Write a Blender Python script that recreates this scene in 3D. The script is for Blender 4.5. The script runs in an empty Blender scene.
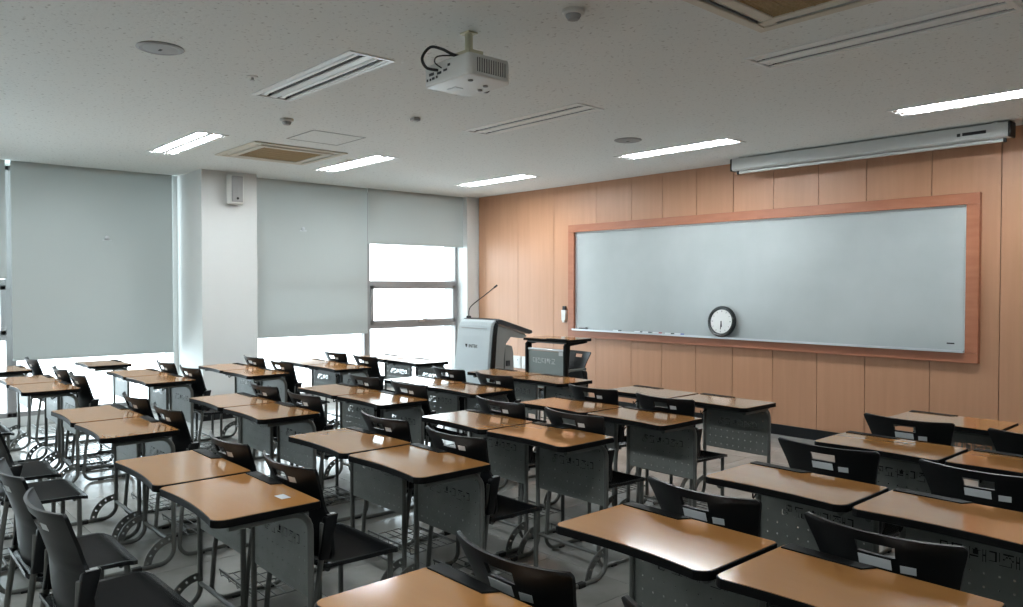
import bpy, math, random
from mathutils import Vector, Matrix

random.seed(7)
SC = bpy.context.scene
COL = SC.collection

# ------------------------------------------------------------------ camera
CAM_H = 1.5
YAW = math.radians(48.1)
PITCH = -math.atan(17.5 / 770.0)
cam_data = bpy.data.cameras.new("camera")
cam_data.sensor_width = 36.0
cam_data.lens = 770.0 / 1023.0 * 36.0
cam_data.clip_start = 0.05
cam = bpy.data.objects.new("camera", cam_data)
COL.objects.link(cam)
cam.location = (0, 0, CAM_H)
cam.rotation_euler = (math.pi / 2 + PITCH, 0, YAW)
SC.camera = cam

# ------------------------------------------------------------------ sky, exposure
WORLD_STRENGTH = 1.1
TUBE_STRENGTH = 18.5
world = bpy.data.worlds.new("overcast_sky")
SC.world = world
world.use_nodes = True
bg = world.node_tree.nodes["Background"]
bg.inputs[0].default_value = (0.80, 0.93, 1.0, 1)
bg.inputs[1].default_value = WORLD_STRENGTH
SC.view_settings.view_transform = 'Standard'
SC.view_settings.look = 'None'
SC.view_settings.gamma = 1.0
SC.view_settings.use_curve_mapping = False
SC.view_settings.exposure = 2.95
SC.cycles.use_denoising = True
SC.cycles.max_bounces = 10
SC.cycles.diffuse_bounces = 6
SC.cycles.transparent_max_bounces = 16
SC.cycles.sample_clamp_indirect = 2.0
SC.cycles.caustics_reflective = False
SC.cycles.caustics_refractive = False
SC.cycles.blur_glossy = 0.2


def portal(y0, y1, z0, z1, x):
    l = bpy.data.lights.new("window_portal", 'AREA')
    l.shape = 'RECTANGLE'
    l.size = y1 - y0
    l.size_y = z1 - z0
    l.cycles.is_portal = True
    o = bpy.data.objects.new("window_portal", l)
    COL.objects.link(o)
    o.location = (x, (y0 + y1) / 2, (z0 + z1) / 2)
    o.rotation_euler = Vector((1, 0, 0)).to_track_quat('-Z', 'Y').to_euler()


portal(-1.8, 3.1, 0.1, 2.79, -9.74)
portal(3.78, 6.96, 0.1, 2.79, -9.08)

# ------------------------------------------------------------------ materials
MATS = {}


def mat(name, color, rough=0.5, metal=0.0, spec=0.5, emit=None, emit_s=0.0, coat=0.0):
    m = bpy.data.materials.new(name)
    m.use_nodes = True
    b = m.node_tree.nodes["Principled BSDF"]
    b.inputs["Base Color"].default_value = (*color, 1)
    b.inputs["Roughness"].default_value = rough
    b.inputs["Metallic"].default_value = metal
    b.inputs["Specular IOR Level"].default_value = spec
    b.inputs["Coat Weight"].default_value = coat
    if emit:
        b.inputs["Emission Color"].default_value = (*emit, 1)
        b.inputs["Emission Strength"].default_value = emit_s
    MATS[name] = m
    return m


def nodes(m):
    nt = m.node_tree
    return nt, nt.nodes, nt.links, nt.nodes["Principled BSDF"]


def coords(m, scale=(1, 1, 1), kind="Object"):
    nt, n, l, b = nodes(m)
    tc = n.new("ShaderNodeTexCoord")
    mp = n.new("ShaderNodeMapping")
    mp.inputs["Scale"].default_value = scale
    l.new(tc.outputs[kind], mp.inputs["Vector"])
    return mp.outputs["Vector"]


def noise_color(m, c1, c2, scale, detail=4.0, vec_scale=(1, 1, 1), lo=0.35, hi=0.65, bump=0.0, kind="Object",
                per_object=0.0):
    nt, n, l, b = nodes(m)
    v = coords(m, vec_scale, kind)
    nz = n.new("ShaderNodeTexNoise")
    nz.inputs["Scale"].default_value = scale
    nz.inputs["Detail"].default_value = detail
    if per_object:
        oi = n.new("ShaderNodeObjectInfo")
        ad = n.new("ShaderNodeVectorMath")
        ad.operation = 'ADD'
        sc = n.new("ShaderNodeVectorMath")
        sc.operation = 'SCALE'
        sc.inputs[0].default_value = (17.3, 31.1, 11.7)
        l.new(oi.outputs["Random"], sc.inputs["Scale"])
        l.new(v, ad.inputs[0])
        l.new(sc.outputs[0], ad.inputs[1])
        v = ad.outputs[0]
    l.new(v, nz.inputs["Vector"])
    cr = n.new("ShaderNodeValToRGB")
    cr.color_ramp.elements[0].position = lo
    cr.color_ramp.elements[0].color = (*c1, 1)
    cr.color_ramp.elements[1].position = hi
    cr.color_ramp.elements[1].color = (*c2, 1)
    l.new(nz.outputs["Fac"], cr.inputs[0])
    col = cr.outputs[0]
    if per_object:
        hs = n.new("ShaderNodeHueSaturation")
        mr = n.new("ShaderNodeMapRange")
        mr.inputs["To Min"].default_value = 1 - per_object
        mr.inputs["To Max"].default_value = 1 + per_object
        l.new(oi.outputs["Random"], mr.inputs["Value"])
        l.new(mr.outputs[0], hs.inputs["Value"])
        l.new(col, hs.inputs["Color"])
        col = hs.outputs[0]
    l.new(col, b.inputs["Base Color"])
    if bump:
        bp = n.new("ShaderNodeBump")
        bp.inputs["Strength"].default_value = bump
        bp.inputs["Distance"].default_value = 0.01
        l.new(nz.outputs["Fac"], bp.inputs["Height"])
        l.new(bp.outputs[0], b.inputs["Normal"])
    return m


mat("wall_white", (0.62, 0.63, 0.62), 0.6)
mat("ceiling", (0.6, 0.6, 0.585), 0.85)
# speckled mineral-fibre ceiling
nt, n, l, b = nodes(MATS["ceiling"])
v = coords(MATS["ceiling"])
nz = n.new("ShaderNodeTexNoise"); nz.inputs["Scale"].default_value = 42; nz.inputs["Detail"].default_value = 6
l.new(v, nz.inputs["Vector"])
cr = n.new("ShaderNodeValToRGB")
cr.color_ramp.elements[0].position = 0.27; cr.color_ramp.elements[0].color = (0.42, 0.42, 0.41, 1)
cr.color_ramp.elements[1].position = 0.40; cr.color_ramp.elements[1].color = (0.72, 0.74, 0.725, 1)
l.new(nz.outputs["Fac"], cr.inputs[0]); l.new(cr.outputs[0], b.inputs["Base Color"])
bp = n.new("ShaderNodeBump"); bp.inputs["Strength"].default_value = 0.2; bp.inputs["Distance"].default_value = 0.01
l.new(nz.outputs["Fac"], bp.inputs["Height"]); l.new(bp.outputs[0], b.inputs["Normal"])

noise_color(mat("floor_tile", (0.5, 0.49, 0.46), 0.17, spec=0.7), (0.29, 0.285, 0.265), (0.36, 0.355, 0.335), 5, 6, per_object=0.04)
mat("floor_joint", (0.2, 0.195, 0.185), 0.6)
noise_color(mat("wood_wall", (0.55, 0.33, 0.2), 0.42), (0.42, 0.214, 0.120), (0.46, 0.240, 0.139), 3.2, 4,
            (7, 7, 0.4), 0.3, 0.7, per_object=0.03)
noise_color(mat("wood_frame", (0.3, 0.12, 0.06), 0.4), (0.33, 0.118, 0.060), (0.39, 0.150, 0.080), 4, 4, (1, 6, 6), 0.3, 0.7)
mat("groove_dark", (0.05, 0.03, 0.02), 0.8)
noise_color(mat("desk_laminate", (0.5, 0.28, 0.13), 0.105), (0.455, 0.206, 0.064), (0.475, 0.218, 0.070), 2, 2,
            (1.2, 9, 6), 0.3, 0.7, per_object=0.05)
MATS["desk_laminate"].node_tree.nodes["Principled BSDF"].inputs["IOR"].default_value = 2.5
mat("desk_edge", (0.006, 0.006, 0.006), 0.5, spec=0.08)
noise_color(mat("grey_paint", (0.16, 0.165, 0.155), 0.42), (0.095, 0.098, 0.090), (0.120, 0.123, 0.113), 8, 3)
noise_color(mat("panel_paint", (0.14, 0.15, 0.14), 0.45), (0.165, 0.175, 0.163), (0.195, 0.205, 0.192), 10, 4)
mat("black_plastic", (0.006, 0.0065, 0.0072), 0.4, spec=0.25)
m = mat("ribbed_plastic", (0.007, 0.0075, 0.0085), 0.27, spec=0.5)
mat("grey_metal_light", (0.27, 0.31, 0.30), 0.45)
mat("rubber", (0.01, 0.01, 0.01), 0.7)
mat("sticker_white", (0.65, 0.67, 0.68), 0.45)
mat("whiteboard", (0.68, 0.73, 0.74), 0.22)
noise_color(MATS["whiteboard"], (0.40, 0.435, 0.437), (0.455, 0.492, 0.495), 1.3, 4)
mat("aluminium", (0.62, 0.64, 0.66), 0.35, 0.6)
mat("window_metal", (0.30, 0.29, 0.29), 0.45, 0.2)
mat("steel", (0.5, 0.5, 0.5), 0.3, 0.9)
mat("mirror_reflector", (0.42, 0.43, 0.44), 0.14, 1.0)
mat("lamp_white", (0.75, 0.75, 0.74), 0.4)
mat("tube_on", (0.9, 0.9, 0.9), 0.4, emit=(0.90, 0.97, 1.0), emit_s=TUBE_STRENGTH)
mat("tube_off", (0.80, 0.81, 0.80), 0.25)
mat("ac_cream", (0.58, 0.53, 0.44), 0.5)
mat("ac_dark", (0.03, 0.024, 0.018), 0.7)
m = mat("ac_grille", (0.34, 0.215, 0.085), 0.6)
noise_color(m, (0.29, 0.18, 0.06), (0.36, 0.23, 0.095), 90, 1)
mat("off_white_plastic", (0.62, 0.62, 0.60), 0.4)
mat("grey_plastic", (0.30, 0.30, 0.30), 0.5)
mat("dark_grey_plastic", (0.045, 0.047, 0.05), 0.35)
mat("cream_metal", (0.55, 0.52, 0.38), 0.4)
mat("lectern_white", (0.50, 0.56, 0.585), 0.35)
mat("lectern_grey", (0.30, 0.30, 0.285), 0.45)
mat("black_gloss", (0.01, 0.012, 0.013), 0.2)
mat("clock_face", (0.72, 0.73, 0.72), 0.5)
mat("ink_black", (0.012, 0.012, 0.014), 0.6)
mat("ink_red", (0.4, 0.02, 0.02), 0.5)
mat("ink_blue", (0.02, 0.05, 0.35), 0.5)
mat("screen_white", (0.52, 0.53, 0.52), 0.4)

# translucent roller-blind fabric
m = bpy.data.materials.new("blind_fabric"); m.use_nodes = True; MATS["blind_fabric"] = m
nt = m.node_tree; nt.nodes.clear()
out = nt.nodes.new("ShaderNodeOutputMaterial")
df = nt.nodes.new("ShaderNodeBsdfDiffuse"); df.inputs[0].default_value = (0.40, 0.42, 0.41, 1)
tl = nt.nodes.new("ShaderNodeBsdfTranslucent"); tl.inputs[0].default_value = (0.119, 0.127, 0.126, 1)
ad = nt.nodes.new("ShaderNodeAddShader")
nt.links.new(df.outputs[0], ad.inputs[0]); nt.links.new(tl.outputs[0], ad.inputs[1])
nt.links.new(ad.outputs[0], out.inputs[0])

# window glass: clear pane with a faint reflection
m = bpy.data.materials.new("window_glass"); m.use_nodes = True; MATS["window_glass"] = m
nt = m.node_tree; nt.nodes.clear()
out = nt.nodes.new("ShaderNodeOutputMaterial")
tr = nt.nodes.new("ShaderNodeBsdfTransparent"); tr.inputs[0].default_value = (0.96, 0.98, 0.98, 1)
gl = nt.nodes.new("ShaderNodeBsdfGlossy"); gl.inputs["Roughness"].default_value = 0.02
mx = nt.nodes.new("ShaderNodeMixShader"); mx.inputs[0].default_value = 0.05
nt.links.new(tr.outputs[0], mx.inputs[1]); nt.links.new(gl.outputs[0], mx.inputs[2])
nt.links.new(mx.outputs[0], out.inputs[0])


# ------------------------------------------------------------------ mesh builder
class MB:
    def __init__(self):
        self.v = []; self.f = []

    def box(self, x0, x1, y0, y1, z0, z1):
        b = len(self.v)
        self.v += [(x, y, z) for z in (z0, z1) for y in (y0, y1) for x in (x0, x1)]
        self.f += [tuple(b + i for i in q) for q in
                   ((0, 2, 3, 1), (4, 5, 7, 6), (0, 1, 5, 4), (2, 6, 7, 3), (0, 4, 6, 2), (1, 3, 7, 5))]
        return self

    def cbox(self, c, s, M=None):
        """box by centre and size, optional matrix, with small chamfer left to bevel()"""
        b = len(self.v)
        self.box(c[0] - s[0] / 2, c[0] + s[0] / 2, c[1] - s[1] / 2, c[1] + s[1] / 2, c[2] - s[2] / 2, c[2] + s[2] / 2)
        if M is not None:
            self.v[b:] = [tuple(M @ Vector(p)) for p in self.v[b:]]
        return self

    def tube(self, pts, r, n=8, closed=False):
        P = [Vector(p) for p in pts]
        b = len(self.v)
        m = len(P)
        ref = None
        for i, p in enumerate(P):
            if closed:
                t = (P[(i + 1) % m] - P[i - 1]).normalized()
            else:
                t = (P[min(i + 1, m - 1)] - P[max(i - 1, 0)]).normalized()
            if ref is None:
                a = Vector((0, 0, 1)) if abs(t.z) < 0.9 else Vector((1, 0, 0))
                ref = t.cross(a).normalized()
            else:
                ref = (ref - t * ref.dot(t)).normalized()
            u = t.cross(ref)
            for k in range(n):
                an = 2 * math.pi * k / n
                self.v.append(tuple(p + ref * (r * math.cos(an)) + u * (r * math.sin(an))))
        segs = m if closed else m - 1
        for i in range(segs):
            for k in range(n):
                a = b + i * n + k; c = b + i * n + (k + 1) % n
                d = b + ((i + 1) % m) * n + (k + 1) % n; e = b + ((i + 1) % m) * n + k
                self.f.append((a, c, d, e))
        if not closed:
            self.f.append(tuple(b + k for k in reversed(range(n))))
            self.f.append(tuple(b + (m - 1) * n + k for k in range(n)))
        return self

    def prism(self, poly, axis, a0, a1):
        """extrude a 2-D polygon: axis 'z' (x,y), 'x' (y,z), 'y' (x,z)"""
        def P(p, h):
            if axis == 'z': return (p[0], p[1], h)
            if axis == 'x': return (h, p[0], p[1])
            return (p[0], h, p[1])
        b = len(self.v); m = len(poly)
        self.v += [P(p, a0) for p in poly] + [P(p, a1) for p in poly]
        self.f.append(tuple(b + i for i in reversed(range(m))))
        self.f.append(tuple(b + m + i for i in range(m)))
        for i in range(m):
            j = (i + 1) % m
            self.f.append((b + i, b + j, b + m + j, b + m + i))
        return self

    def lathe(self, prof, c=(0, 0, 0), n=24, axis='z'):
        b = len(self.v); m = len(prof)
        for (r, h) in prof:
            for k in range(n):
                a = 2 * math.pi * k / n
                x, y = r * math.cos(a), r * math.sin(a)
                if axis == 'z': p = (c[0] + x, c[1] + y, c[2] + h)
                elif axis == 'y': p = (c[0] + x, c[1] + h, c[2] + y)
                else: p = (c[0] + h, c[1] + x, c[2] + y)
                self.v.append(p)
        for i in range(m - 1):
            for k in range(n):
                self.f.append((b + i * n + k, b + i * n + (k + 1) % n, b + (i + 1) * n + (k + 1) % n, b + (i + 1) * n + k))
        self.f.append(tuple(b + k for k in reversed(range(n))))
        self.f.append(tuple(b + (m - 1) * n + k for k in range(n)))
        return self

    def sheet(self, grid, keep, off):
        """thick sheet from a grid of points; keep(i,j) says which cells are solid; off(p,i,j) gives the back point"""
        ni, nj = len(grid), len(grid[0])
        b = len(self.v)
        self.v += [tuple(p) for row in grid for p in row]
        self.v += [tuple(off(Vector(grid[i][j]), i, j)) for i in range(ni) for j in range(nj)]
        N = ni * nj
        K = [[keep(i, j) for j in range(nj - 1)] for i in range(ni - 1)]
        k = lambda i, j: 0 <= i < ni - 1 and 0 <= j < nj - 1 and K[i][j]
        I = lambda i, j: b + i * nj + j
        for i in range(ni - 1):
            for j in range(nj - 1):
                if not K[i][j]: continue
                a, c, d, e = I(i, j), I(i, j + 1), I(i + 1, j + 1), I(i + 1, j)
                self.f.append((a, c, d, e)); self.f.append((a + N, e + N, d + N, c + N))
                if not k(i - 1, j): self.f.append((a, a + N, c + N, c))
                if not k(i + 1, j): self.f.append((d, d + N, e + N, e))
                if not k(i, j - 1): self.f.append((e, e + N, a + N, a))
                if not k(i, j + 1): self.f.append((c, c + N, d + N, d))
        return self

    def mesh(self, name, material, smooth=None, bevel=0.0):
        me = bpy.data.meshes.new(name)
        used = sorted({i for f in self.f for i in f})
        ix = {o: k for k, o in enumerate(used)}
        me.from_pydata([self.v[i] for i in used], [], [tuple(ix[i] for i in f) for f in self.f])
        if bevel:
            import bmesh
            bm = bmesh.new(); bm.from_mesh(me)
            bmesh.ops.bevel(bm, geom=[e for e in bm.edges if e.calc_face_angle(0) > 0.6], offset=bevel, segments=2,
                            affect='EDGES', profile=0.5, clamp_overlap=True)
            bm.to_mesh(me); bm.free()
        import bmesh
        bm = bmesh.new(); bm.from_mesh(me)
        bmesh.ops.recalc_face_normals(bm, faces=bm.faces)
        bm.to_mesh(me); bm.free()
        me.materials.append(MATS[material])
        if smooth is not None:
            me.shade_smooth()
            me.set_sharp_from_angle(angle=math.radians(smooth))
        me.update()
        return me

    def obj(self, name, material, parent=None, smooth=None, bevel=0.0):
        return link(name, self.mesh(name, material, smooth, bevel), parent)


def link(name, data, parent=None, loc=(0, 0, 0), rz=0.0):
    o = bpy.data.objects.new(name, data)
    COL.objects.link(o)
    o.location = loc
    if rz: o.rotation_euler = (0, 0, rz)
    if parent: o.parent = parent
    return o


def thing(name, label, cat, loc=(0, 0, 0), rz=0.0, group=None):
    o = link(name, None, None, loc, rz)
    o.empty_display_size = 0.1
    return tag(o, label, cat, group)


def tag(o, label, cat=None, group=None):
    o["label"] = label
    if cat: o["category"] = cat
    if group: o["group"] = group
    return o


def struct(o, label=None):
    o["kind"] = "structure"
    if label: o["label"] = label
    return o


def arc(cx, cy, r, a0, a1, n):
    return [(cx + r * math.cos(math.radians(a0 + (a1 - a0) * i / n)), cy + r * math.sin(math.radians(a0 + (a1 - a0) * i / n)))
            for i in range(n + 1)]


def text_mesh(s, size, name, material, mirror=False):
    cu = bpy.data.curves.new(name, 'FONT')
    cu.body = s; cu.size = size; cu.align_x = 'CENTER'; cu.align_y = 'CENTER'; cu.extrude = 0.0006
    cu.resolution_u = 2
    tmp = bpy.data.objects.new(name, cu)
    COL.objects.link(tmp)
    dg = bpy.context.evaluated_depsgraph_get()
    me = bpy.data.meshes.new_from_object(tmp.evaluated_get(dg))
    bpy.data.objects.remove(tmp)
    me.materials.clear(); me.materials.append(MATS[material])
    return me


# ================================================================== the room
X0, X1, Y0, Y1, HC = -9.5, 1.2, -1.8, 7.2, 2.79
BX = -8.87           # plane of the blinds next to the board wall
PIL = (-9.72, -8.62, 3.14, 3.775)

fl = struct(MB().box(-9.9, X1, Y0, Y1 + 0.1, -0.1, -0.006).obj("floor", "floor_joint"), "pale grey vinyl tile floor of the classroom")
T = 0.6
tile_me = MB().box(0.0015, T - 0.0015, 0.0015, T - 0.0015, -0.006, 0.0).mesh("tile", "floor_tile")
for i in range(18):
    for j in range(15):
        link("tile", tile_me, fl, (-9.6 + i * T, -1.8 + j * T, 0))

# ceiling with openings for the recessed luminaires and air units
LIGHTS = [(-7.2, 2.48, True), (-7.2, 4.22, True), (-7.2, 6.19, True), (-4.4, 2.32, False), (-4.4, 4.13, False),
          (-4.4, 6.04, True), (-1.75, 4.07, False), (-1.75, 6.0, True),
          (-7.2, 0.55, True), (-4.4, 0.45, True), (-1.75, 0.45, True)]  # assumed unseen row, added lit to brighten the desks near the camera
LW, LD = 1.30, 0.29
ACS = [(-7.11, 3.36), (-1.61, 3.09)]
AH = 0.47
holes = [(x - LW / 2 + .015, x + LW / 2 - .015, y - LD / 2 + .015, y + LD / 2 - .015) for x, y, _ in LIGHTS]
holes += [(x - AH + .03, x + AH - .03, y - AH + .03, y + AH - .03) for x, y in ACS]
xs = sorted({-9.9, X1 + .1} | {h[0] for h in holes} | {h[1] for h in holes})
ys = sorted({Y0 - .1, Y1 + .1} | {h[2] for h in holes} | {h[3] for h in holes})


def ceil_keep(i, j):
    cx, cy = (xs[i] + xs[i + 1]) / 2, (ys[j] + ys[j + 1]) / 2
    return not any(h[0] < cx < h[1] and h[2] < cy < h[3] for h in holes)


cm = MB()
cm.sheet([[(x, y, HC) for y in ys] for x in xs], ceil_keep, lambda p, i, j: p + Vector((0, 0, 0.02)))
struct(cm.obj("ceiling", "ceiling"), "grey speckled mineral fibre ceiling")
struct(MB().box(-9.9, X1 + .1, Y0 - .1, Y1 + .1, HC + 0.22, HC + 0.3).obj("ceiling_slab", "wall_white"))

struct(MB().box(-9.9, X1 + .1, Y0 - .1, Y0, 0, HC + .22).obj("wall_back", "wall_white"), "plain white wall behind the camera")
struct(MB().box(X1, X1 + .1, Y0, Y1 + .1, 0, HC + .22).obj("wall_right", "wall_white"), "plain white wall opposite the windows")
# window wall: header and sill strips
struct(MB().box(-9.78, -9.62, Y0, 3.14, HC - .02, HC + .22).box(-9.78, -9.62, Y0, 3.14, 0, 0.1).obj("wall_left", "wall_white"),
       "window wall sill and header strips")
struct(MB().box(-9.14, -8.96, 3.775, 6.98, HC - .02, HC + .22).box(-9.14, -8.96, 3.775, 6.98, 0, 0.1)
       .obj("wall_left_front", "wall_white"), "sill and header strips of window wall beside board")
struct(MB().box(*PIL, 0, HC + .2).obj("wall_pillar", "wall_white", bevel=0.006), "white square pillar between the blinds")
struct(MB().box(PIL[0], PIL[1] + .012, PIL[2] - .012, PIL[3] + .002, 0, .1).obj("baseboard_pillar", "black_plastic"))
struct(MB().box(-9.3, -8.74, 6.98, 7.3, 0, HC + .2).obj("wall_corner", "wall_white", bevel=0.004), "narrow white wall strip between window and wood wall")

struct(MB().box(-9.72, -9.40, 3.088, 3.14, 0, HC + .1).obj("wall_jamb", "wall_white"), "narrow white jamb between blind and pillar")

# ---- wood-panelled board wall
wf = struct(MB().box(-9.3, X1, Y1, Y1 + .1, 0, HC + .22).obj("wall_front", "groove_dark"), "wood panelled wall behind the whiteboard")
seams = [-8.72, -8.56, -7.87, -7.17, -6.43, -5.87, -5.42, -4.96, -4.5, -4.04, -3.57, -3.11, -2.55, -2.02, -1.48, -0.95, -0.42,
         0.11, 0.64, 1.2]
for a, c in zip(seams[:-1], seams[1:]):
    MB().box(a + .003, c - .003, Y1 - .018, Y1, .1, HC - .001).obj("panel", "wood_wall", wf)
struct(MB().box(-8.72, X1, Y1 - .03, Y1, 0, .105).obj("baseboard_front", "black_plastic", bevel=.003), "black skirting under the wood wall")

# ---- windows
wcount = 0


def window(x, y0, y1, rails, label, sash=False):
    global wcount
    wcount += 1
    z0, z1 = 0.1, HC - .02
    fr = MB()
    fr.box(x - .06, x + .03, y0, y0 + .045, z0, z1).box(x - .06, x + .03, y1 - .045, y1, z0, z1)
    fr.box(x - .06, x + .03, y0, y1, z0, z0 + .05).box(x - .06, x + .03, y0, y1, z1 - .05, z1)
    for a, c in rails:
        fr.box(x - .06, x + .03, y0 + .045, y1 - .045, a, c)
    w = struct(fr.obj("window_%d" % wcount, "window_metal", bevel=.003), label)
    zs = [z0 + .05] + [z for r in rails for z in r] + [z1 - .05]
    for k in range(0, len(zs), 2):
        MB().box(x - .02, x - .014, y0 + .045, y1 - .045, zs[k], zs[k + 1]).obj("pane", "window_glass", w)
    if sash:
        a, c = rails[0][1], rails[1][0]
        s = MB()
        ya, yb = y0 + .045, y1 - .045
        s.box(x - .01, x + .045, ya, ya + .05, a, c).box(x - .01, x + .045, yb - .05, yb, a, c)
        s.box(x - .01, x + .045, ya, yb, a, a + .045).box(x - .01, x + .045, ya, yb, c - .045, c)
        so = s.obj("sash", "window_metal", w, bevel=.003)
        ym = (ya + yb) / 2 + .1
        h = MB().box(x + .045, x + .065, ym - .05, ym + .05, a + .012, a + .035)
        h.tube([(x + .06, ym, a + .03), (x + .085, ym, a + .045), (x + .09, ym + .06, a + .06), (x + .088, ym + .13, a + .062)], .009)
        h.obj("handle", "steel", so, smooth=50)
    return w


RL = [(0.92, 0.985), (1.505, 1.57)]
window(-9.66, Y0, 0.0, RL, "grey framed window behind the camera-side blind", True)
window(-9.66, 0.0, 1.50, RL, "grey framed window at the edge of the picture", True)
window(-9.66, 1.50, 3.14, RL, "grey framed window behind the long blind beside pillar", True)
window(-9.00, 3.775, 5.45, RL, "grey framed window behind the long blind after pillar", True)
window(-9.00, 5.45, 6.98, RL, "half uncovered grey framed window nearest the wood wall", True)


# ---- roller blinds
def blind(x, y0, y1, zb, label, clip=None):
    t = thing("roller_blind", label, "blind", (x, (y0 + y1) / 2, HC), 0, "grey roller blinds")
    w = (y1 - y0) / 2
    MB().box(-.0012, .0012, -w, w, zb - HC + .012, -.001).obj("fabric", "blind_fabric", t)
    MB().box(-.012, .012, -w, w, zb - HC - .012, zb - HC + .014).obj("bottom_bar", "blind_fabric", t, bevel=.004)
    MB().tube([(-.03, -w + .015, -.03), (-.03, w - .015, -.03)], .024, 12).obj("roller", "off_white_plastic", t, smooth=40)
    if clip:
        MB().lathe([(.012, 0), (.024, .001), (.024, .008), (.012, .012)], (0, clip[0], clip[1] - HC), 14, 'x') \
            .obj("clip", "aluminium", t, smooth=40)
        MB().box(.001, .004, clip[0] - .045, clip[0] + .045, clip[1] - HC - .03, clip[1] - HC - .016).obj("clip_tape", "sticker_white", t)
    return t


blind(-9.35, -1.6, -0.02, 1.6, "raised grey roller blind behind the camera side desks")
blind(-9.35, 0.02, 1.425, 1.585, "raised grey roller blind cut by the picture edge")
blind(-9.35, 1.47, 3.07, 0.735, "long wide grey roller blind covering window beside white pillar", (.10, 2.03))
blind(BX, 3.80, 5.394, 0.885, "long grey roller blind between white pillar and half-open window", (-.12, 2.21))
blind(BX + .03, 5.385, 6.978, 2.07, "short raised grey roller blind above the uncovered window", None)

# ================================================================== whiteboard
wb = thing("whiteboard", "wide white marker board in reddish brown wooden frame", "whiteboard", (-4.51, Y1 - .018, .855))
W2, HB = 2.35, 1.42
MB().box(-W2, W2, -.055, -.001, 0, .085).obj("frame_bottom", "wood_frame", wb, bevel=.003)
MB().box(-W2, W2, -.055, -.001, HB - .095, HB).obj("frame_top", "wood_frame", wb, bevel=.003)
MB().box(-W2, -W2 + .10, -.055, -.001, .085, HB - .095).obj("frame_side", "wood_frame", wb, bevel=.003)
MB().box(W2 - .10, W2, -.055, -.001, .085, HB - .095).obj("frame_side", "wood_frame", wb, bevel=.003)
bo = MB().box(-W2 + .1, W2 - .1, -.016, -.004, .085, HB - .095).obj("writing_surface", "whiteboard", wb)
t_ = MB()
t_.box(-W2 + .1, W2 - .1, -.024, -.012, HB - .108, HB - .095).box(-W2 + .1, -W2 + .113, -.024, -.012, .1, HB - .095)
t_.box(W2 - .113, W2 - .1, -.024, -.012, .1, HB - .095)
t_.obj("aluminium_trim", "aluminium", wb)
MB().box(-W2 + .1, W2 - .1, -.085, -.012, .085, .097).box(-W2 + .1, W2 - .1, -.09, -.085, .085, .106).obj("pen_tray", "aluminium", wb)
MB().box(W2 - .25, W2 - .19, -.0175, -.0155, .15, .162).obj("maker_plate", "ink_black", wb)

# markers and erasers lying in the tray
TRZ, TRY = .855 + .097 + .009, Y1 - .018 - .05


def marker(x, m_, label, rz=0.0):
    t = thing("marker_pen", label, "marker", (x, TRY, TRZ), rz, "markers in the whiteboard tray")
    MB().tube([(-.055, 0, 0), (.03, 0, 0)], .009, 10).obj("barrel", "sticker_white", t, smooth=40)
    MB().tube([(.028, 0, 0), (.065, 0, 0)], .0095, 10).obj("cap", m_, t, smooth=40)


marker(-6.05, "ink_black", "black capped marker lying apart, closest to lectern end of tray", .02)
marker(-5.72, "ink_black", "black capped marker, second along the board tray from lectern")
marker(-5.60, "ink_black", "black capped marker, third along the board tray from lectern", .05)
marker(-5.45, "ink_red", "red capped marker in the whiteboard tray")
marker(-5.28, "ink_black", "black capped marker just beside the red one, toward the clock", -.04)
marker(-5.15, "ink_blue", "blue capped marker in the whiteboard tray")
er = tag(MB().box(-.06, .06, -.022, .022, -.009, .006).obj("whiteboard_eraser", "ink_black", bevel=.004),
         "small dark felt eraser at frame end of board tray", "eraser")
er.location = (-6.60, TRY, TRZ + .0005)
MB().box(-.058, .058, -.02, .02, .006, .022).obj("grip", "grey_plastic", er, bevel=.004)

# ---- round clock leaning on the board
ck = thing("wall_clock", "round black rimmed clock leaning against the whiteboard tray", "clock", (-4.585, Y1 - .088, 1.123))
ck.rotation_euler = (math.radians(-7), 0, 0)
CR = .165
rim = MB()
rim.lathe([(CR - .038, -.012), (CR - .03, -.024), (CR - .012, -.026), (CR, -.014), (CR, .014), (CR - .02, .018), (.05, .018)], (0, 0, 0), 40, 'y')
rim.obj("rim", "black_gloss", ck, smooth=50)
MB().lathe([(CR - .036, -.0125), (.002, -.0135)], (0, 0, 0), 40, 'y').obj("dial", "clock_face", ck)
mk = MB()
for h in range(12):
    a = h * math.pi / 6
    M = Matrix.Rotation(a, 4, 'Y')
    mk.cbox((0, -.015, .108), (.006 if h % 3 else .01, .001, .016), M)
mk.obj("hour_marks", "grey_plastic", ck)
MB().cbox((0, -.017, -.04), (.010, .0015, .09)).obj("minute_hand", "ink_black", ck)
MB().cbox((.002, -.0185, -.028), (.013, .0015, .065), Matrix.Rotation(math.radians(-8), 4, 'Y')).obj("hour_hand", "ink_black", ck)

# ---- microphone charger / remote cup on the wall
mc = thing("wall_holder", "small white cup holder with dark remote fixed beside board frame", "holder", (-6.95, Y1 - .018, 1.03))
MB().prism([(-.04, .16), (.04, .16), (.034, .04), (.02, 0), (-.02, 0), (-.034, .04)], 'y', -.05, -.001).obj("cup", "off_white_plastic", mc, bevel=.006)
MB().cbox((0, -.028, .175), (.05, .03, .07)).obj("remote", "ink_black", mc, bevel=.006)
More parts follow.
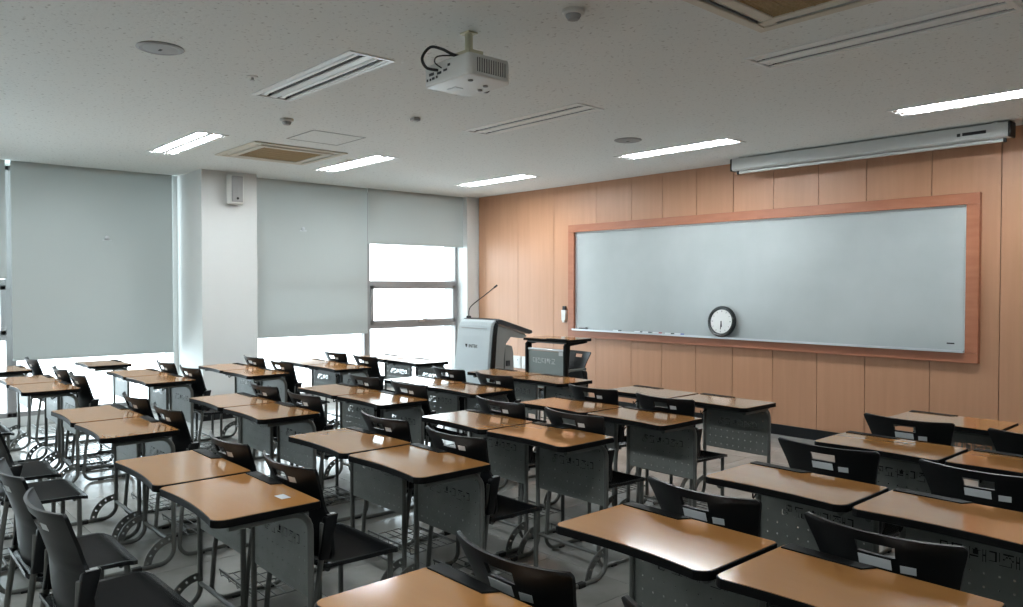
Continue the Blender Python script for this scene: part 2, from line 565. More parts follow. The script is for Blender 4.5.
# ---- outlet boxes
for x, lb in ((-7.86, "small white wall box beside lectern, nearer the windows"), (-7.69, "small white wall box beside lectern, nearer the whiteboard")):
    ob = thing("outlet_box", lb, "outlet", (x, Y1 - .018, .45), 0, "white wall boxes behind lectern")
    MB().box(-.075, .075, -.03, -.001, -.085, .085).obj("housing", "off_white_plastic", ob, bevel=.006)
    MB().box(-.045, .045, -.034, -.028, -.03, .06).obj("cover", "sticker_white", ob, bevel=.002)
    MB().cbox((.02, -.034, .03), (.012, .004, .012)).obj("socket", "ink_black", ob)

# ---- projection screen case
sc_ = thing("projection_screen", "long white roll-up projection screen case under the ceiling", "screen", (-3.11, 6.93, HC))
SL = 1.225
MB().prism([(-.06, -.012), (.06, -.012), (.06, -.115), (.045, -.128), (-.045, -.128), (-.06, -.115)], 'x', -SL, SL) \
    .obj("case", "screen_white", sc_, bevel=.004)
MB().box(-SL + .06, SL - .05, -.014, .014, -.158, -.132).obj("weight_bar", "screen_white", sc_, bevel=.006)
for s in (-1, 1):
    MB().box(s * SL - .012, s * SL + .012, -.064, .064, -.132, -.008).obj("end_cap", "black_plastic", sc_, bevel=.01)
    MB().box(s * (SL - .1) - .02, s * (SL - .1) + .02, -.05, .05, -.013, -.0005).obj("bracket", "steel", sc_)
    MB().cbox((s * (SL - .045), 0, -.145), (.02, .034, .034)).obj("bar_cap", "black_plastic", sc_, bevel=.006)
MB().box(SL - .37, SL - .345, -.0625, -.059, -.085, -.06).obj("emblem", "ink_black", sc_)
MB().box(SL - .33, SL - .16, -.0625, -.059, -.083, -.058).obj("name_plate", "ink_black", sc_)


# ================================================================== ceiling fittings
ORD = {(-7.2, 2.48): "lit twin-tube ceiling light above window-side desks, farthest from whiteboard",
       (-7.2, 4.22): "lit twin-tube ceiling light touching the air conditioner's corner",
       (-7.2, 6.19): "lit twin-tube ceiling light above the lectern, by the window corner",
       (-4.4, 2.32): "unlit twin-tube ceiling light with bluish window reflections beside projector",
       (-4.4, 4.13): "unlit twin-tube ceiling light between the projector and the board wall",
       (-4.4, 6.04): "lit twin-tube ceiling light close to the screen case's window end",
       (-1.75, 4.07): "unlit twin-tube ceiling light beside the large tan ceiling air grille",
       (-7.2, 0.55): "added unseen lit ceiling light behind the camera, by the windows",
       (-4.4, 0.45): "added unseen lit ceiling light behind the camera, mid room",
       (-1.75, 0.45): "added unseen lit ceiling light directly above the camera",
       (-1.75, 6.0): "lit twin-tube ceiling light in front of projection screen case"}
for (x, y, on) in LIGHTS:
    t = thing("ceiling_light", ORD[(x, y)], "light", (x, y, HC), 0, "lit ceiling lights" if on else "unlit ceiling lights")
    hx, hy = LW / 2, LD / 2
    fr = MB()
    fr.box(-hx, hx, -hy, -hy + .022, -.006, .001).box(-hx, hx, hy - .022, hy, -.006, .001)
    fr.box(-hx, -hx + .022, -hy + .022, hy - .022, -.006, .001).box(hx - .022, hx, -hy + .022, hy - .022, -.006, .001)
    fr.obj("frame", "lamp_white", t)
    ix, iy = hx - .0225, hy - .0225
    MB().box(-hx + .016, hx - .016, -hy + .016, hy - .016, .095, .1).obj("housing", "lamp_white", t)
    MB().box(-ix, ix, -.024, .024, -.003, .004).obj("centre_ridge", "lamp_white", t)
    for s in (-1, 1):
        MB().box(-ix, ix, min(s * .102, s * (iy + .0005)), max(s * .102, s * (iy + .0005)), -.003, .004).obj("side_strip", "lamp_white", t)
        cy = s * .0635
        pr = []
        w = .039
        for k in range(9):
            u = -1 + 2 * k / 8
            pr.append((cy + w * u, .004 + .075 * (1 - u ** 4)))
        sh = MB().sheet([[(xx, p[0], p[1]) for p in pr] for xx in (-ix, ix)], lambda i, j: True, lambda p, i, j: p + Vector((0, 0, .003)))
        sh.obj("reflector", "mirror_reflector", t, smooth=60)
        tb = MB().tube([(-ix + .035, cy, .013), (ix - .035, cy, .013)], .0135, 12).obj("tube", "tube_on" if on else "tube_off", t, smooth=40)
        for e in (-1, 1):
            MB().box(e * (ix - .018) - .016, e * (ix - .018) + .016, cy - .02, cy + .02, .001, .06).obj("lamp_holder", "lamp_white", tb, bevel=.004)
            MB().box(e * ix - .0015, e * ix + .0015, cy - w, cy + w, .002, .078).obj("end_plate", "mirror_reflector", t)

for k, (x, y) in enumerate(ACS):
    t = thing("ceiling_air_conditioner", ("square ceiling air conditioner with tan grille near the pillar", "large tan-grilled ceiling air conditioner cut by top picture edge")[k],
              "air conditioner", (x, y, HC), 0, "ceiling air conditioners")
    f = MB()
    A = AH
    for (a, c, zz) in ((A, A - .05, 0),):
        f.box(-a, a, -a, -c, -.012, 0).box(-a, a, c, a, -.012, 0).box(-a, -c, -c, c, -.012, 0).box(c, a, -c, c, -.012, 0)
    f.obj("bezel", "ac_cream", t, bevel=.005)
    i0, i1 = A - .05, A - .105
    f = MB()
    f.box(-i0, i0, -i0, i0, .02, .03)
    f.obj("air_slot", "ac_dark", t)
    for rz in range(4):
        M = Matrix.Rotation(rz * math.pi / 2, 4, 'Z')
        lv = MB()
        Mt = M @ Matrix.Translation((0, i0 - .028, -.001)) @ Matrix.Rotation(math.radians(28), 4, 'X')
        lv.cbox((0, 0, 0), (2 * i0 - .16, .03, .005), Mt)
        lv.obj("louver", "ac_cream", t)
        cn = MB(); cn.cbox((i0 - .035, i0 - .035, .004), (.07, .07, .02), M); cn.obj("corner_cap", "ac_cream", t, bevel=.004)
    f = MB()
    a, c = i1, i1 - .06
    f.box(-a, a, -a, -c, -.018, .02).box(-a, a, c, a, -.018, .02).box(-a, -c, -c, c, -.018, .02).box(c, a, -c, c, -.018, .02)
    f.obj("grille_frame", "ac_cream", t, bevel=.005)
    g = MB()
    g.box(-c, c, -c, c, .004, .012)
    nb = 36
    for q in range(nb):
        yy = -c + (q + .5) * 2 * c / nb
        g.box(-c, c, yy - .0045, yy + .0045, -.012, .004)
    for q in range(5):
        xx = -c + (q + 1) * 2 * c / 6
        g.box(xx - .004, xx + .004, -c, c, -.013, .004)
    g.obj("grille", "ac_grille", t)

ap = thing("access_panel", "square ceiling access hatch beside the air conditioner", "hatch", (-6.1, 3.3, HC))
f = MB()
f.box(-.25, .25, -.25, -.238, -.003, .001).box(-.25, .25, .238, .25, -.003, .001).box(-.25, -.238, -.238, .238, -.003, .001).box(.238, .25, -.238, .238, -.003, .001)
f.obj("frame", "grey_plastic", ap)
MB().box(-.236, .236, -.236, .236, -.0015, .001).obj("cover", "ceiling", ap)

for (x, y, lb) in ((-4.4, 1.39, "flat round ceiling speaker above the rows farthest from board"), (-4.4, 5.33, "flat round ceiling speaker near the projection screen case")):
    t = thing("ceiling_speaker", lb, "speaker", (x, y, HC), 0, "round ceiling speakers")
    MB().lathe([(.12, 0), (.122, -.004), (.105, -.010), (.1, -.008)], (0, 0, 0), 32).obj("rim", "grey_plastic", t, smooth=40)
    MB().lathe([(.1, -.007), (.05, -.011), (.004, -.012)], (0, 0, 0), 32).obj("grille", "grey_plastic", t, smooth=60)
    MB().cbox((0, 0, -.0125), (.03, .015, .002)).obj("badge", "ink_black", t)
for (x, y, lb) in ((-5.61, 2.70, "round fire detector beside the unlit light with blue reflections"), (-2.51, 2.64, "round white fire detector near tan grille at picture top")):
    t = thing("smoke_detector", lb, "detector", (x, y, HC), 0, "ceiling smoke detectors")
    MB().lathe([(.052, 0), (.052, -.016), (.045, -.022)], (0, 0, 0), 24).obj("base", "off_white_plastic", t, smooth=40)
    MB().lathe([(.036, -.021), (.036, -.03), (.026, -.045), (.008, -.048)], (0, 0, 0), 24).obj("dome", "grey_plastic", t, smooth=40)
t = thing("ceiling_sensor", "small square grey sensor box on ceiling below projector", "sensor", (-4.92, 3.42, HC))
MB().cbox((0, 0, -.012), (.06, .06, .024)).obj("housing", "grey_plastic", t, bevel=.006)
MB().lathe([(.014, -.024), (.01, -.03), (.002, -.032)], (0, 0, 0), 14).obj("lens", "sticker_white", t, smooth=50)
for (x, y, lb) in ((-7.0, 4.03, "tiny round sprinkler head at the air conditioner's board-side corner"), (-4.62, 2.0, "tiny sprinkler rosette on window side of blue-reflecting light")):
    t = thing("sprinkler", lb, "sprinkler", (x, y, HC), 0, "ceiling sprinkler heads")
    MB().lathe([(.035, 0), (.033, -.004), (.012, -.007)], (0, 0, 0), 20).obj("rosette", "off_white_plastic", t, smooth=40)
    MB().lathe([(.008, -.006), (.008, -.022), (.016, -.024), (.016, -.026)], (0, 0, 0), 12).obj("nozzle", "steel", t, smooth=40)

# wall speaker on the pillar
t = thing("wall_speaker", "white box loudspeaker mounted high on the pillar", "speaker", (-8.62, 3.49, 2.42))
MB().prism([(0.04, -.09), (.13, -.075), (.145, 0), (.13, .075), (.04, .09)], 'z', 0, .33).obj("cabinet", "off_white_plastic", t, bevel=.012)
MB().prism([(.131, -.066), (.1455, -.06), (.150, 0), (.1455, .06), (.131, .066)], 'z', .02, .31).obj("grille", "grey_plastic", t, bevel=.006)
MB().lathe([(.014, 0), (.012, .006), (.002, .007)], (.149, 0.0, .06), 14, 'x').obj("badge", "ink_black", t)
MB().box(0.001, .05, -.03, .03, .06, .21).obj("bracket", "grey_plastic", t)

# ---- projector
px, py, pz = -3.09, 2.335, 2.52     # corner nearest the camera is (+x,-y)
PW, PD, PH = .378, .30, .108
t = thing("projector", "white ceiling projector with cables and cream mounting arm", "projector", (px, py + .145, pz))
bb = [(-PW / 2 + .02, -PD / 2), (PW / 2 - .015, -PD / 2), (PW / 2, -PD / 2 + .015), (PW / 2, PD / 2 - .05), (PW / 2 - .05, PD / 2), (-PW / 2 + .05, PD / 2), (-PW / 2, PD / 2 - .05), (-PW / 2, -PD / 2 + .02)]
MB().prism(bb, 'z', 0, PH).obj("body", "off_white_plastic", t, bevel=.010)
vt = MB()
vt.box(PW / 2 - .002, PW / 2 + .0015, -PD / 2 + .05, PD / 2 - .06, .02, .088)
vo = vt.obj("vent", "dark_grey_plastic", t)
sl = MB()
for q in range(13):
    yy = -PD / 2 + .056 + q * (PD - .122) / 12
    sl.box(PW / 2 + .001, PW / 2 + .005, yy - .0035, yy + .0035, .02, .088)
sl.obj("vent_slats", "off_white_plastic", vo)
pt = MB()
for (xx, zz, w, h) in ((-.15, .03, .012, .012), (-.125, .03, .012, .012), (-.1, .032, .02, .012), (-.07, .034, .012, .012), (-.115, .055, .04, .014),
                       (-.05, .05, .034, .012), (0.0, .055, .03, .01), (.03, .075, .02, .012)):
    pt.cbox((xx, -PD / 2 - .0005, zz), (w, .003, h))
pt.obj("connectors", "ink_black", t)
MB().lathe([(.05, 0), (.052, .02), (.045, .022), (.04, .01)], (-.06, PD / 2, .055), 24, 'y').obj("lens", "dark_grey_plastic", t, smooth=40)
fe = MB()
for (xx, yy) in ((.06, .06), (-.02, .09), (.1, -.07)):
    fe.lathe([(.013, .001), (.013, -.006), (.009, -.008)], (xx, yy, 0), 12)
fe.obj("feet", "grey_plastic", t, smooth=40)
MB().cbox((-.09, -.02, -.0008), (.07, .05, .002)).obj("label_plate", "sticker_white", t)
ar = MB()
ar.box(-.035, .035, -.03, .03, HC - pz - .008, HC - pz - .0005)
ar.tube([(0, 0, HC - pz - .005), (0, 0, PH + .06)], .021, 14)
ar.box(-.05, .05, -.045, .045, PH + .045, PH + .062)
ar.obj("mount_pole", "cream_metal", t, smooth=40)
br = MB()
br.box(-.06, -.05, -.045, .045, PH - .002, PH + .062).box(.05, .06, -.045, .045, PH - .002, PH + .062).box(-.09, .09, -.06, .06, PH - .003, PH + .006)
br.obj("mount_bracket", "cream_metal", t)
cb = [(-.06, -PD / 2, .065), (-.09, -PD / 2 - .05, .075), (-.12, -PD / 2 - .055, .13), (-.085, -PD / 2 - .03, .18), (-.03, -PD / 2 + .0, .165), (.02, -PD / 2 + .02, .135), (.05, -PD / 2 + .05, .12)]


def smooth_path(pts, n=6):
    P = [Vector(p) for p in pts]
    out_ = []
    for i in range(len(P) - 1):
        p0, p1, p2, p3 = P[max(i - 1, 0)], P[i], P[i + 1], P[min(i + 2, len(P) - 1)]
        for k in range(n):
            s = k / n
            out_.append(0.5 * ((2 * p1) + (-p0 + p2) * s + (2 * p0 - 5 * p1 + 4 * p2 - p3) * s ** 2 + (-p0 + 3 * p1 - 3 * p2 + p3) * s ** 3))
    out_.append(P[-1])
    return out_


MB().tube(smooth_path(cb), .0075, 8).obj("cable", "ink_black", t, smooth=60)
MB().tube(smooth_path([(-.03, -PD / 2, .07), (-.06, -PD / 2 - .02, .10), (-.04, -PD / 2 - .02, .125), (.02, -PD / 2 + .02, .125), (.05, -.08, .115)]), .004, 6).obj("cable", "ink_black", t, smooth=60)

# ================================================================== lectern
lt = thing("lectern", "pale grey electronic lectern with dark slanted top by window corner", "lectern", (-6.66, 5.32, 0))
# profile in the Y-Z plane, Y towards the board, extruded along X
LWd = .31


def lect(poly, hx0, hx1, name, m_, bev=.01, parent=lt):
    return MB().prism(poly, 'x', hx0, hx1).obj(name, m_, parent, bevel=bev)


fs = MB()
prof = [(0.0, 0.0), (.015, .30), (.045, .62), (.085, .95), (.105, 1.06), (.13, 1.105), (.17, 1.125), (.20, 1.12)]
back = [(.20, 1.08), (.17, 1.07), (.15, .95), (.115, .62), (.085, .3), (.07, 0.0)]
fs.prism(prof + back, 'x', -LWd, LWd)
fo = fs.obj("front_shell", "lectern_white", lt, bevel=.008)
# taper the shell towards the top
for vv in fo.data.vertices:
    vv.co.x *= 1.0 - .10 * max(0, vv.co.z) / 1.12
for s in (-1, 1):
    e = MB().prism([(a + .035, z) for a, z in prof[:-2]] + [(.19, 1.085)] + [(a + .03, z) for a, z in back[1:]], 'x', s * LWd, s * (LWd + .012))
    eo = e.obj("edge_trim", "black_gloss", lt, bevel=.003)
    for vv in eo.data.vertices:
        vv.co.x = vv.co.x * (1.0 - .10 * max(0, vv.co.z) / 1.12)
gv = [(.058, 1.0), (.0, .0)]
# crease line and maker's lettering on the shell front
cz = MB().box(-.22, .22, .0905, .0975, 1.028, 1.034)
cz.obj("crease", "grey_plastic", lt)
tm = text_mesh("INTEK", .055, "lettering", "ink_black")
o = link("lettering", tm, lt, (.015, .0675, .83)); o.rotation_euler = (math.radians(90 - 6.9), 0, 0)
em = MB().prism([(-.02, .02), (.02, .02), (.004, -.018), (-.006, -.018)], 'y', -.0006, .0006).obj("emblem", "ink_black", lt)
em.location = (-.105, .0672, .832)
# side walls with the open knee recess
side = [(.10, 0), (.12, .55), (.15, .98), (.2, 1.075), (.62, .955), (.66, .9), (.40, .93), (.33, .86), (.30, .70), (.28, 0)]
for s in (-1, 1):
    lect([(y, z) for y, z in side], s * (LWd - .05) - .012, s * (LWd - .05) + .012, "side_wall", "lectern_grey", .004)
lect([(.34, 0), (.34, .70), (.36, .80), (.42, .84), (.50, .82), (.52, .74), (.54, 0)], -.19, .19, "equipment_cabinet", "lectern_grey", .012)
lect([(.285, 0), (.30, .70), (.33, .86), (.345, .86), (.335, .7), (.335, 0)], -.25, .25, "inner_back", "dark_grey_plastic", .003)
MB().box(.188, .198, .40, .46, .60, .66).obj("power_switch", "ink_black", lt, bevel=.004)
lect([(.17, 1.115), (.20, 1.135), (.245, 1.13), (.70, .995), (.705, .965), (.66, .955), (.2, 1.085)], -LWd + .005, LWd - .005, "work_surface", "dark_grey_plastic", .006)
lect([(.245, 1.132), (.68, 1.003), (.681, 1.008), (.246, 1.137)], -LWd + .06, LWd - .06, "monitor_glass", "black_gloss", .001)
# gooseneck microphone
mp = thing("gooseneck_microphone", "thin black gooseneck microphone rising from the lectern", "microphone", (-6.86, 5.50, 1.149))
MB().lathe([(.028, -.012), (.028, .006), (.016, .014)], (0, 0, 0), 16).obj("base", "ink_black", mp, smooth=40)
MB().tube(smooth_path([(0, 0, .01), (0.0, .01, .09), (.02, .06, .15), (.06, .17, .235), (.11, .30, .34)]), .006, 8).obj("neck", "ink_black", mp, smooth=60)
MB().tube([(.105, .29, .332), (.118, .325, .36)], .011, 10).obj("capsule", "ink_black", mp, smooth=40)

# ================================================================== desks
DW, DD, DH = .58, .385, .73
GL = {
    'dae': ["#####..#.#", "#......#.#", "#......#.#", "#......#.#", "#......###", "#......#.#", "#......#.#", "#####..#.#", ".......#.#", ".......#.#"],
    'jin': ["#######..#", "...#.....#", "..#.#....#", ".#...#...#", "#.....#..#", ".........#", ".#.......#", ".#........", ".#........", ".#########"],
    'hak': ["..##...#..", "######.#..", ".####..#..", ".####..###", ".####..#..", ".......#..", ".#######..", ".......#..", ".......#..", ".......#.."],
    'gyo': [".########.", "........#.", "........#.", ".......#..", ".......#..", "..#..#....", "..#..#....", "..#..#....", "..#..#....", "##########"],
    'emb': ["######....", "#....#....", "#....#....", "#..###....", "#..#......", "####..####", "......#..#", "....###..#", "....#....#", "....######"],
}
CELL = .003
BIT = .0045
PWD, PHT = .477, .318
NX, NZ = 159, 106
solid = [[True] * NX for _ in range(NZ)]          # rows from the bottom, columns along +x (panel seen from behind the desk)
for rz_ in range(6):
    zc = int((.028 + rz_ * .05) / CELL)
    for cx_ in range(10):
        if rz_ in (3, 4) and 1 <= cx_ <= 8: continue
        xc = int((.03 + cx_ * .046) / CELL)
        for a in (0, 1):
            for c in (0, 1):
                solid[zc + a][xc + c] = False
# lettering cut through the sheet so that it reads from the board side (mirrored from behind)
seq = ['dae', 'jin', 'dae', 'hak', 'gyo', 'emb']
xr, zt = PWD - .075, .212
for g in seq:
    for r in range(NZ):
        for c in range(NX):
            u, w_ = (xr - (c + .5) * CELL) / BIT, (zt - (r + .5) * CELL) / BIT
            if 0 <= u < 10 and 0 <= w_ < 10 and GL[g][int(w_)][int(u)] == '#':
                solid[r][c] = False
    xr -= BIT * 11.4
CELL = .0042
pg = MB()
pg.sheet([[(-PWD / 2 + PWD * c / NX, 0, PHT * r / NZ) for c in range(NX + 1)] for r in range(NZ + 1)],
         lambda i, j: solid[i][j], lambda p, i, j: p + Vector((0, .0016, 0)))
# greedy merge of the flat faces is not needed: one mesh is shared by every desk
PANEL_ME = pg.mesh("modesty_panel", "panel_paint")


def round_outline(inset=0.0):
    w, d = DW / 2 - inset, DD - inset
    y0 = inset
    pts = []
    pts += arc(-w + .03, y0 + .03, .03, 180, 262, 4)
    for k in range(1, 12):                       # concave user edge
        u = -1 + 2 * k / 12
        pts.append((u * (w - .03), y0 + .018 * (1 - u * u)))
    pts += arc(w - .045, y0 + .045, .045, 278, 360, 5)
    pts += arc(w - .012, d - .012, .012, 0, 90, 3)
    pts += arc(-w + .012, d - .012, .012, 90, 180, 3)
    return pts


TOP_ME = MB().prism(round_outline(), 'z', DH - .028, DH - .0015).mesh("edge_band", "desk_edge", bevel=.003)
LAM_ME = MB().prism(round_outline(.0035), 'z', DH - .003, DH).mesh("laminate", "desk_laminate")
TRAY_ME = MB().prism([(-DW / 2 + .01, DD - .045), (-.045, DD - .045), (-.02, DD - .002), (-DW / 2 + .01, DD + .006)], 'z', DH - .004, DH + .004) \
    .mesh("pen_tray", "desk_edge", bevel=.002)
LX = .25
LY = DD - .025


def leg_path(s, zb=0.0):
    x = s * LX
    p = [(x, .06, .688)] + [(x, a, c) for a, c in arc(LY - .07, .688 - .07, .07, 90, 0, 6)]
    p += [(x, a, c) for a, c in arc(LY - .075, .0125 + .075, .075, 0, -90, 6)]
    p += [(x, -.08, .0125)]
    return p


LEG_ME = {s: MB().tube(leg_path(s), .0125, 8).mesh("leg", "grey_paint", 60) for s in (-1, 1)}


def arc_mesh(s):
    x = s * LX
    nA = 21
    radii = (.118, .131, .143, .156)
    grid = []
    for i in range(nA + 1):
        a = math.radians(90 + 88 * i / nA)
        grid.append([(x - .003, LY + r * math.cos(a), .004 + r * math.sin(a)) for r in radii])
    return MB().sheet(grid, lambda i, j: not (j == 1 and i % 4 == 2), lambda p, i, j: p + Vector((.006, 0, 0))).mesh("perforated_brace", "grey_paint")


ARC_ME = {s: arc_mesh(s) for s in (-1, 1)}
FOOT_ME = {s: MB().cbox((s * LX, .17, .0125), (.03, .05, .025)).mesh("foot", "rubber", bevel=.004) for s in (-1, 1)}
ST_ME = MB().tube([(-LX, LY, .11), (LX, LY, .11)], .0105, 8).mesh("stretcher", "grey_paint", 60)
RAIL_ME = MB().box(-LX, LX, .09, .12, DH - .052, DH - .028).box(-LX, LX, LY - .03, LY - .005, DH - .045, DH - .028).mesh("under_rail", "grey_paint")
HOOK_ME = MB().tube(smooth_path([(-LX + .012, LY, .62), (-LX + .02, LY - .05, .615), (-LX + .02, LY - .075, .60), (-LX + .02, LY - .08, .625)]), .004, 6).mesh("bag_hook", "desk_edge", 60)


def desk(x, y, label, rz=0.0, name="student_desk", group="student desks", z=0.0):
    t = thing(name, label, "desk", (x, y, z), rz, group)
    e = link("edge_band", TOP_ME, t)
    e["label"] = "black edged desk slab"
    link("laminate", LAM_ME, t)["label"] = "beech coloured laminate desktop"
    link("pen_tray", TRAY_ME, t)
    for s in (-1, 1):
        g = link("leg", LEG_ME[s], t)
        link("perforated_brace", ARC_ME[s], g)
        link("foot", FOOT_ME[s], g)
    p = link("modesty_panel", PANEL_ME, t, (0, LY - .001, .368))
    p["label"] = "grey metal panel with cut-out lettering and holes"
    link("stretcher", ST_ME, t)
    link("under_rail", RAIL_ME, t)
    link("bag_hook", HOOK_ME, t)
    return t


# ================================================================== chairs
def interp(tab, z):
    for (a, va), (c, vc) in zip(tab[:-1], tab[1:]):
        if z <= c:
            return va + (vc - va) * (z - a) / (c - a)
    return tab[-1][1]


HWT = [(.455, .198), (.48, .212), (.52, .217), (.60, .212), (.632, .208), (.642, .190), (.68, .190), (.74, .205), (.79, .221), (.803, .224), (.808, .222), (.814, .212)]
YT = [(.455, -.155), (.52, -.165), (.62, -.172), (.70, -.196), (.814, -.240)]


def back_mesh(holes_=False):
    zs = [.455, .465] + [.475 + .011 * k for k in range(32)]
    zs = [z for z in zs if z < .808] + [.809, .814]
    nu = 40
    grid = []
    for z in zs:
        hw = interp(HWT, z); yc = interp(YT, z)
        row = []
        for k in range(nu + 1):
            u = -1 + 2 * k / nu
            row.append((u * hw, yc + .05 * abs(u) ** 2.2, z + (.004 * u * u * max(0, (z - .75) / .07))))
        grid.append(row)

    def keep(i, j):
        z = (zs[i] + zs[i + 1]) / 2
        x = (-1 + 2 * (j + .5) / nu) * interp(HWT, z)
        if .752 < z < .782 and abs(x) < .052: return False
        for zc in ((.70, .665, .63) if holes_ else ()):
            if abs(z - zc) < .0056 and abs(x) < .125 and (j % 4 == 0): return False
        return True
    return MB().sheet(grid, keep, lambda p, i, j: p + Vector((0, -.011, -.001))).mesh("backrest", "black_plastic", 50)


def seat_mesh():
    ny, nx = 16, 60
    grid = []
    for i in range(ny + 1):
        v_ = i / ny
        y = -.185 + .375 * v_
        hw = .205 + .022 * math.sin(min(1, v_ * 1.2) * math.pi / 2)
        if v_ > .9: hw -= .03 * ((v_ - .9) / .1) ** 2
        if v_ < .1: hw -= .02 * ((.1 - v_) / .1) ** 2
        row = []
        for k in range(nx + 1):
            u = -1 + 2 * k / nx
            z = .442 - .014 * math.cos(u * math.pi / 2) * math.sin(v_ * math.pi) - (.016 * ((v_ - .82) / .18) ** 2 if v_ > .82 else 0) \
                + (.02 * ((.14 - v_) / .14) ** 2 if v_ < .14 else 0)
            z -= .004 * (k % 2) * (1 if .08 < v_ < .92 and 2 < k < nx - 2 else 0)
            row.append((u * hw, y, z))
        grid.append(row)
    return MB().sheet(grid, lambda i, j: True, lambda p, i, j: p + Vector((0, 0, -.016))).mesh("seat", "ribbed_plastic")


BACK_ME = back_mesh()
BACKP_ME = back_mesh(True)
SEAT_ME = seat_mesh()
CXL = .198


def chair_rear(s):
    x = s * CXL
    p = [(x, -.152, .60), (x, -.158, .48), (x, -.19, .25)]
    p += [(x, a, c) for a, c in arc(-.205 + .07, .0125 + .07, .07, 188, 270, 6)]
    p += [(x, .10, .0125)] + [(x, a, c) for a, c in arc(.10, .0125 + .05, .05, 270, 360, 5)] + [(x, .15, .425)]
    return p


def sleeve_mesh(s):
    x = s * (CXL + .003)
    m_ = MB()
    b0 = [(x - .014, -.172, .46), (x + .014, -.172, .46), (x + .014, -.132, .46), (x - .014, -.132, .46)]
    b1 = [(x - .014, -.150, .622), (x + .017, -.150, .622), (x + .017, -.092, .632), (x - .014, -.092, .632)]
    m_.v += b0 + b1
    m_.f += [(3, 2, 1, 0), (4, 5, 6, 7), (0, 1, 5, 4), (1, 2, 6, 5), (2, 3, 7, 6), (3, 0, 4, 7)]
    return m_.mesh("post_sleeve", "black_plastic", 40, .008)


SLV_ME = {s: sleeve_mesh(s) for s in (-1, 1)}
CAP_ME = {s: MB().cbox((s * (CXL + .004), -.120, .6295), (.022, .036, .004)).mesh("sleeve_cap", "grey_plastic", bevel=.0015) for s in (-1, 1)}
CLEG_ME = {s: MB().tube(chair_rear(s), .0115, 8).mesh("side_frame", "grey_paint", 60) for s in (-1, 1)}
SUP_ME = MB().tube([(-CXL, 0, .418), (CXL, 0, .418)], .010, 8).mesh("seat_support", "grey_paint", 60)
rk = MB()
for k in range(7):
    yy = -.15 + .045 * k
    rk.tube([(-CXL, yy, .12), (CXL, yy, .12)], .0028, 5)
for k in range(5):
    xx = -CXL + CXL * 2 * k / 4
    rk.tube([(xx, -.165, .15), (xx, -.16, .118), (xx, .13, .118)], .0028, 5)
rk.tube([(-CXL, .135, .12), (CXL, .135, .12)], .006, 6)
rk.tube([(-CXL, -.165, .15), (CXL, -.165, .15)], .006, 6)
RACK_ME = rk.mesh("wire_rack", "grey_paint", 60)
STK_ME = MB().box(-.02, .02, -.0008, .0, -.012, .012).mesh("sticker", "sticker_white")
STK2_ME = MB().box(-.045, .045, -.0008, .0, -.016, .016).mesh("sticker", "sticker_white")
PAD_ME = {s: MB().cbox((s * CXL, -.09, .006), (.03, .04, .012)).cbox((s * CXL, .08, .006), (.03, .04, .012)).mesh("glide", "rubber", bevel=.003) for s in (-1, 1)}


def chair(x, y, label, rz=0.0, stickers=1, group="black student chairs", name="student_chair"):
    t = thing(name, label, "chair", (x, y, 0), rz, group)
    b_ = link("backrest", BACKP_ME if name == "lecturer_chair" else BACK_ME, t)
    link("seat", SEAT_ME, t)
    for s in (-1, 1):
        f_ = link("side_frame", CLEG_ME[s], t)
        link("glide", PAD_ME[s], f_)
        v_ = link("post_sleeve", SLV_ME[s], t)
        link("sleeve_cap", CAP_ME[s], v_)
    link("seat_support", SUP_ME, t, (0, .13, 0)); link("seat_support", SUP_ME, t, (0, -.13, 0))
    link("wire_rack", RACK_ME, t)
    if stickers >= 1:
        o_ = link("sticker", STK_ME, b_, (.09, -.2215, .757)); o_.rotation_euler = (math.radians(20), 0, .22)
        o_["label"] = "small white label"
    if stickers >= 2:
        o_.location = (.082, -.2125, .722)
        o_ = link("sticker", STK2_ME, b_, (.0, -.2235, .722)); o_.rotation_euler = (math.radians(20), 0, 0)
        o_["label"] = "white paper label under the handle slot"
        o_.location = (-.005, -.2195, .727)
    return t


ROWN = {'T': "front-row", 'S': "second-row", 'R': "third-row", 'Q': "fourth-row", 'P': "fifth-row"}
PAIRN = {1: "first pair from windows", 2: "second pair from windows", 3: "third pair from windows", 4: "fourth pair from windows"}
PAIRX = {1: -7.05, 2: -4.84, 3: -3.10, 4: -1.14}
DRIFT = {1: .06, 2: .005, 3: -.032, 4: -.045}
ROWY = {('P', 1): 1.07, ('P', 2): 1.04, ('P', 3): .945, ('P', 4): .88,
        ('Q', 1): 1.90, ('Q', 2): 1.87, ('Q', 3): 1.77, ('Q', 4): 1.75,
        ('R', 1): 2.70, ('R', 2): 2.67, ('R', 3): 2.62, ('R', 4): 2.65,
        ('S', 1): 3.51, ('S', 2): 3.44, ('S', 3): 3.43, ('S', 4): 3.66,
        ('T', 1): 4.38, ('T', 2): 4.31, ('T', 3): 4.31, ('T', 4): 4.62}
PREV = {'Q': 'P', 'R': 'Q', 'S': 'R', 'T': 'S'}
for (r, p), y in ROWY.items():
    for s, side_ in ((-1, "window side"), (1, "side away from windows")):
        if (r, p) == ('P', 4) and s == 1: continue
        x = PAIRX[p] + s * .30 + DRIFT[p] * (y - 1.2)
        desk(x, y, "beech-topped student desk, %s from whiteboard, %s, %s" % (ROWN[r].replace("-", " "), PAIRN[p], side_),
             random.uniform(-.012, .012))
        if (r, p) == ('P', 4): continue
        off = .222 if p < 4 else .238
        if r in PREV:
            off = min(off, y - ROWY[(PREV[r], p)] - DD - .228)
        chair(x + random.uniform(-.01, .01) - (.022 if r == 'P' else .008 if p == 4 else .018), y - off, "black plastic chair at %s desk, %s, %s" % (ROWN[r], PAIRN[p], side_),
              random.uniform(-.02, .02), 2 if p == 4 else 1)

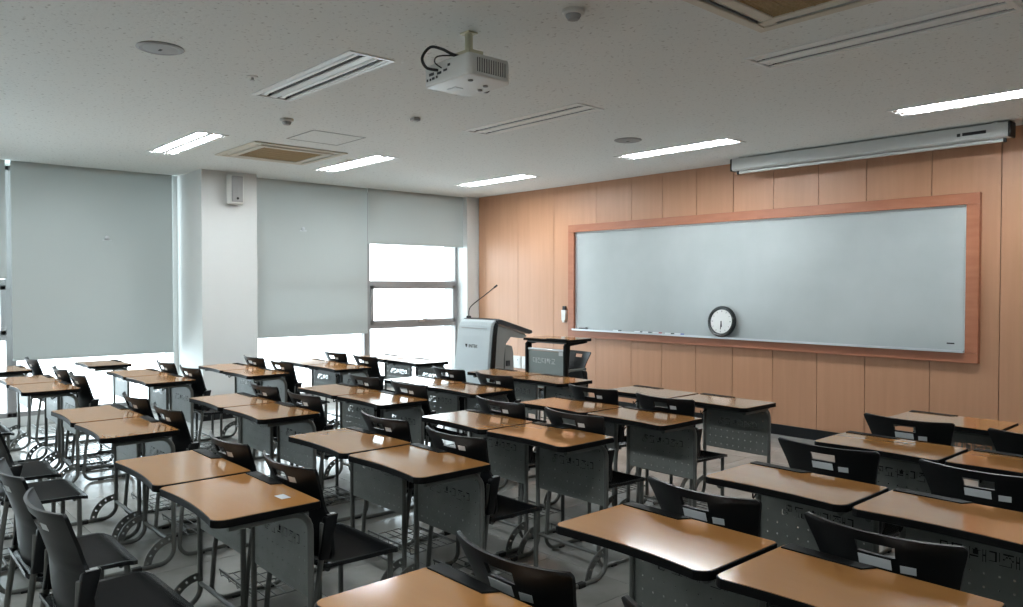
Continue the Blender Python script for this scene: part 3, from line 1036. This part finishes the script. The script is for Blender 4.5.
desk(-8.46, 1.05, "single desk at window blinds, fifth row from whiteboard, cut by picture edge")
desk(-8.46, 1.90, "single desk standing alone against the window glow, fourth row from whiteboard")
chair(-8.46, 1.90 - .222, "black chair of the single desk standing alone at window blinds")

# paper sticker on the near desk
o = tag(MB().box(-.03, .03, -.018, .018, 0, .0008).obj("paper_note", "sticker_white"),
        "small white printed note on fifth-row desktop near its board-side corner", "note")
o.location = (-2.64, 1.245, .7302)

# ---- taller desk and chair for the lecturer
td = thing("lecturer_desk", "raised beech-topped desk with dark telescopic legs between lectern and board", "desk", (-5.36, 5.42, 0), math.pi + .06)
RZ = .258
for nm, me_ in (("edge_band", TOP_ME), ("laminate", LAM_ME), ("pen_tray", TRAY_ME), ("under_rail", RAIL_ME)):
    link(nm, me_, td, (0, -DD / 2, RZ))
for s in (-1, 1):
    g = link("leg", LEG_ME[s], td, (0, -DD / 2, 0))
    link("perforated_brace", ARC_ME[s], g); link("foot", FOOT_ME[s], g)
    MB().prism([(LY - DD / 2 - .02, .62), (LY - DD / 2 + .016, .62), (LY - DD / 2 + .016, .93), (LY - DD / 2 - .02, RZ + DH - .03), (-.14, RZ + DH - .03), (-.14, .945), (LY - DD / 2 - .05, .925)], 'x',
               s * LX - .018, s * LX + .018).obj("telescopic_post", "desk_edge", td, bevel=.003)
MB().box(-.235, .235, LY - DD / 2 - .001, LY - DD / 2 + .001, .50, .865).obj("modesty_panel", "grey_metal_light", td)
MB().tube([(-LX, LY - DD / 2, .88), (LX, LY - DD / 2, .88)], .012, 8).obj("stretcher", "aluminium", td, smooth=60)
glm = MB()
xr_ = .17
for g in seq[:5]:
    for r, row in enumerate(GL[g]):
        for c, ch in enumerate(row):
            if ch == '#':
                glm.box(xr_ - c * CELL * 1.2 - CELL * .6, xr_ - c * CELL * 1.2 + CELL * .6, LY - DD / 2 + .001, LY - DD / 2 + .002, .79 - r * CELL * 1.2, .79 - r * CELL * 1.2 + CELL * 1.2)
    xr_ -= CELL * 1.2 * 12
glm.obj("lettering", "sticker_white", td)
MB().box(-.215, -.165, LY - DD / 2 + .001, LY - DD / 2 + .002, .83, .87).obj("sticker", "sticker_white", td)
chair(-5.60, 5.74, "black perforated chair behind the raised lecturer desk facing the class", math.pi - .1, 1, None, "lecturer_chair")
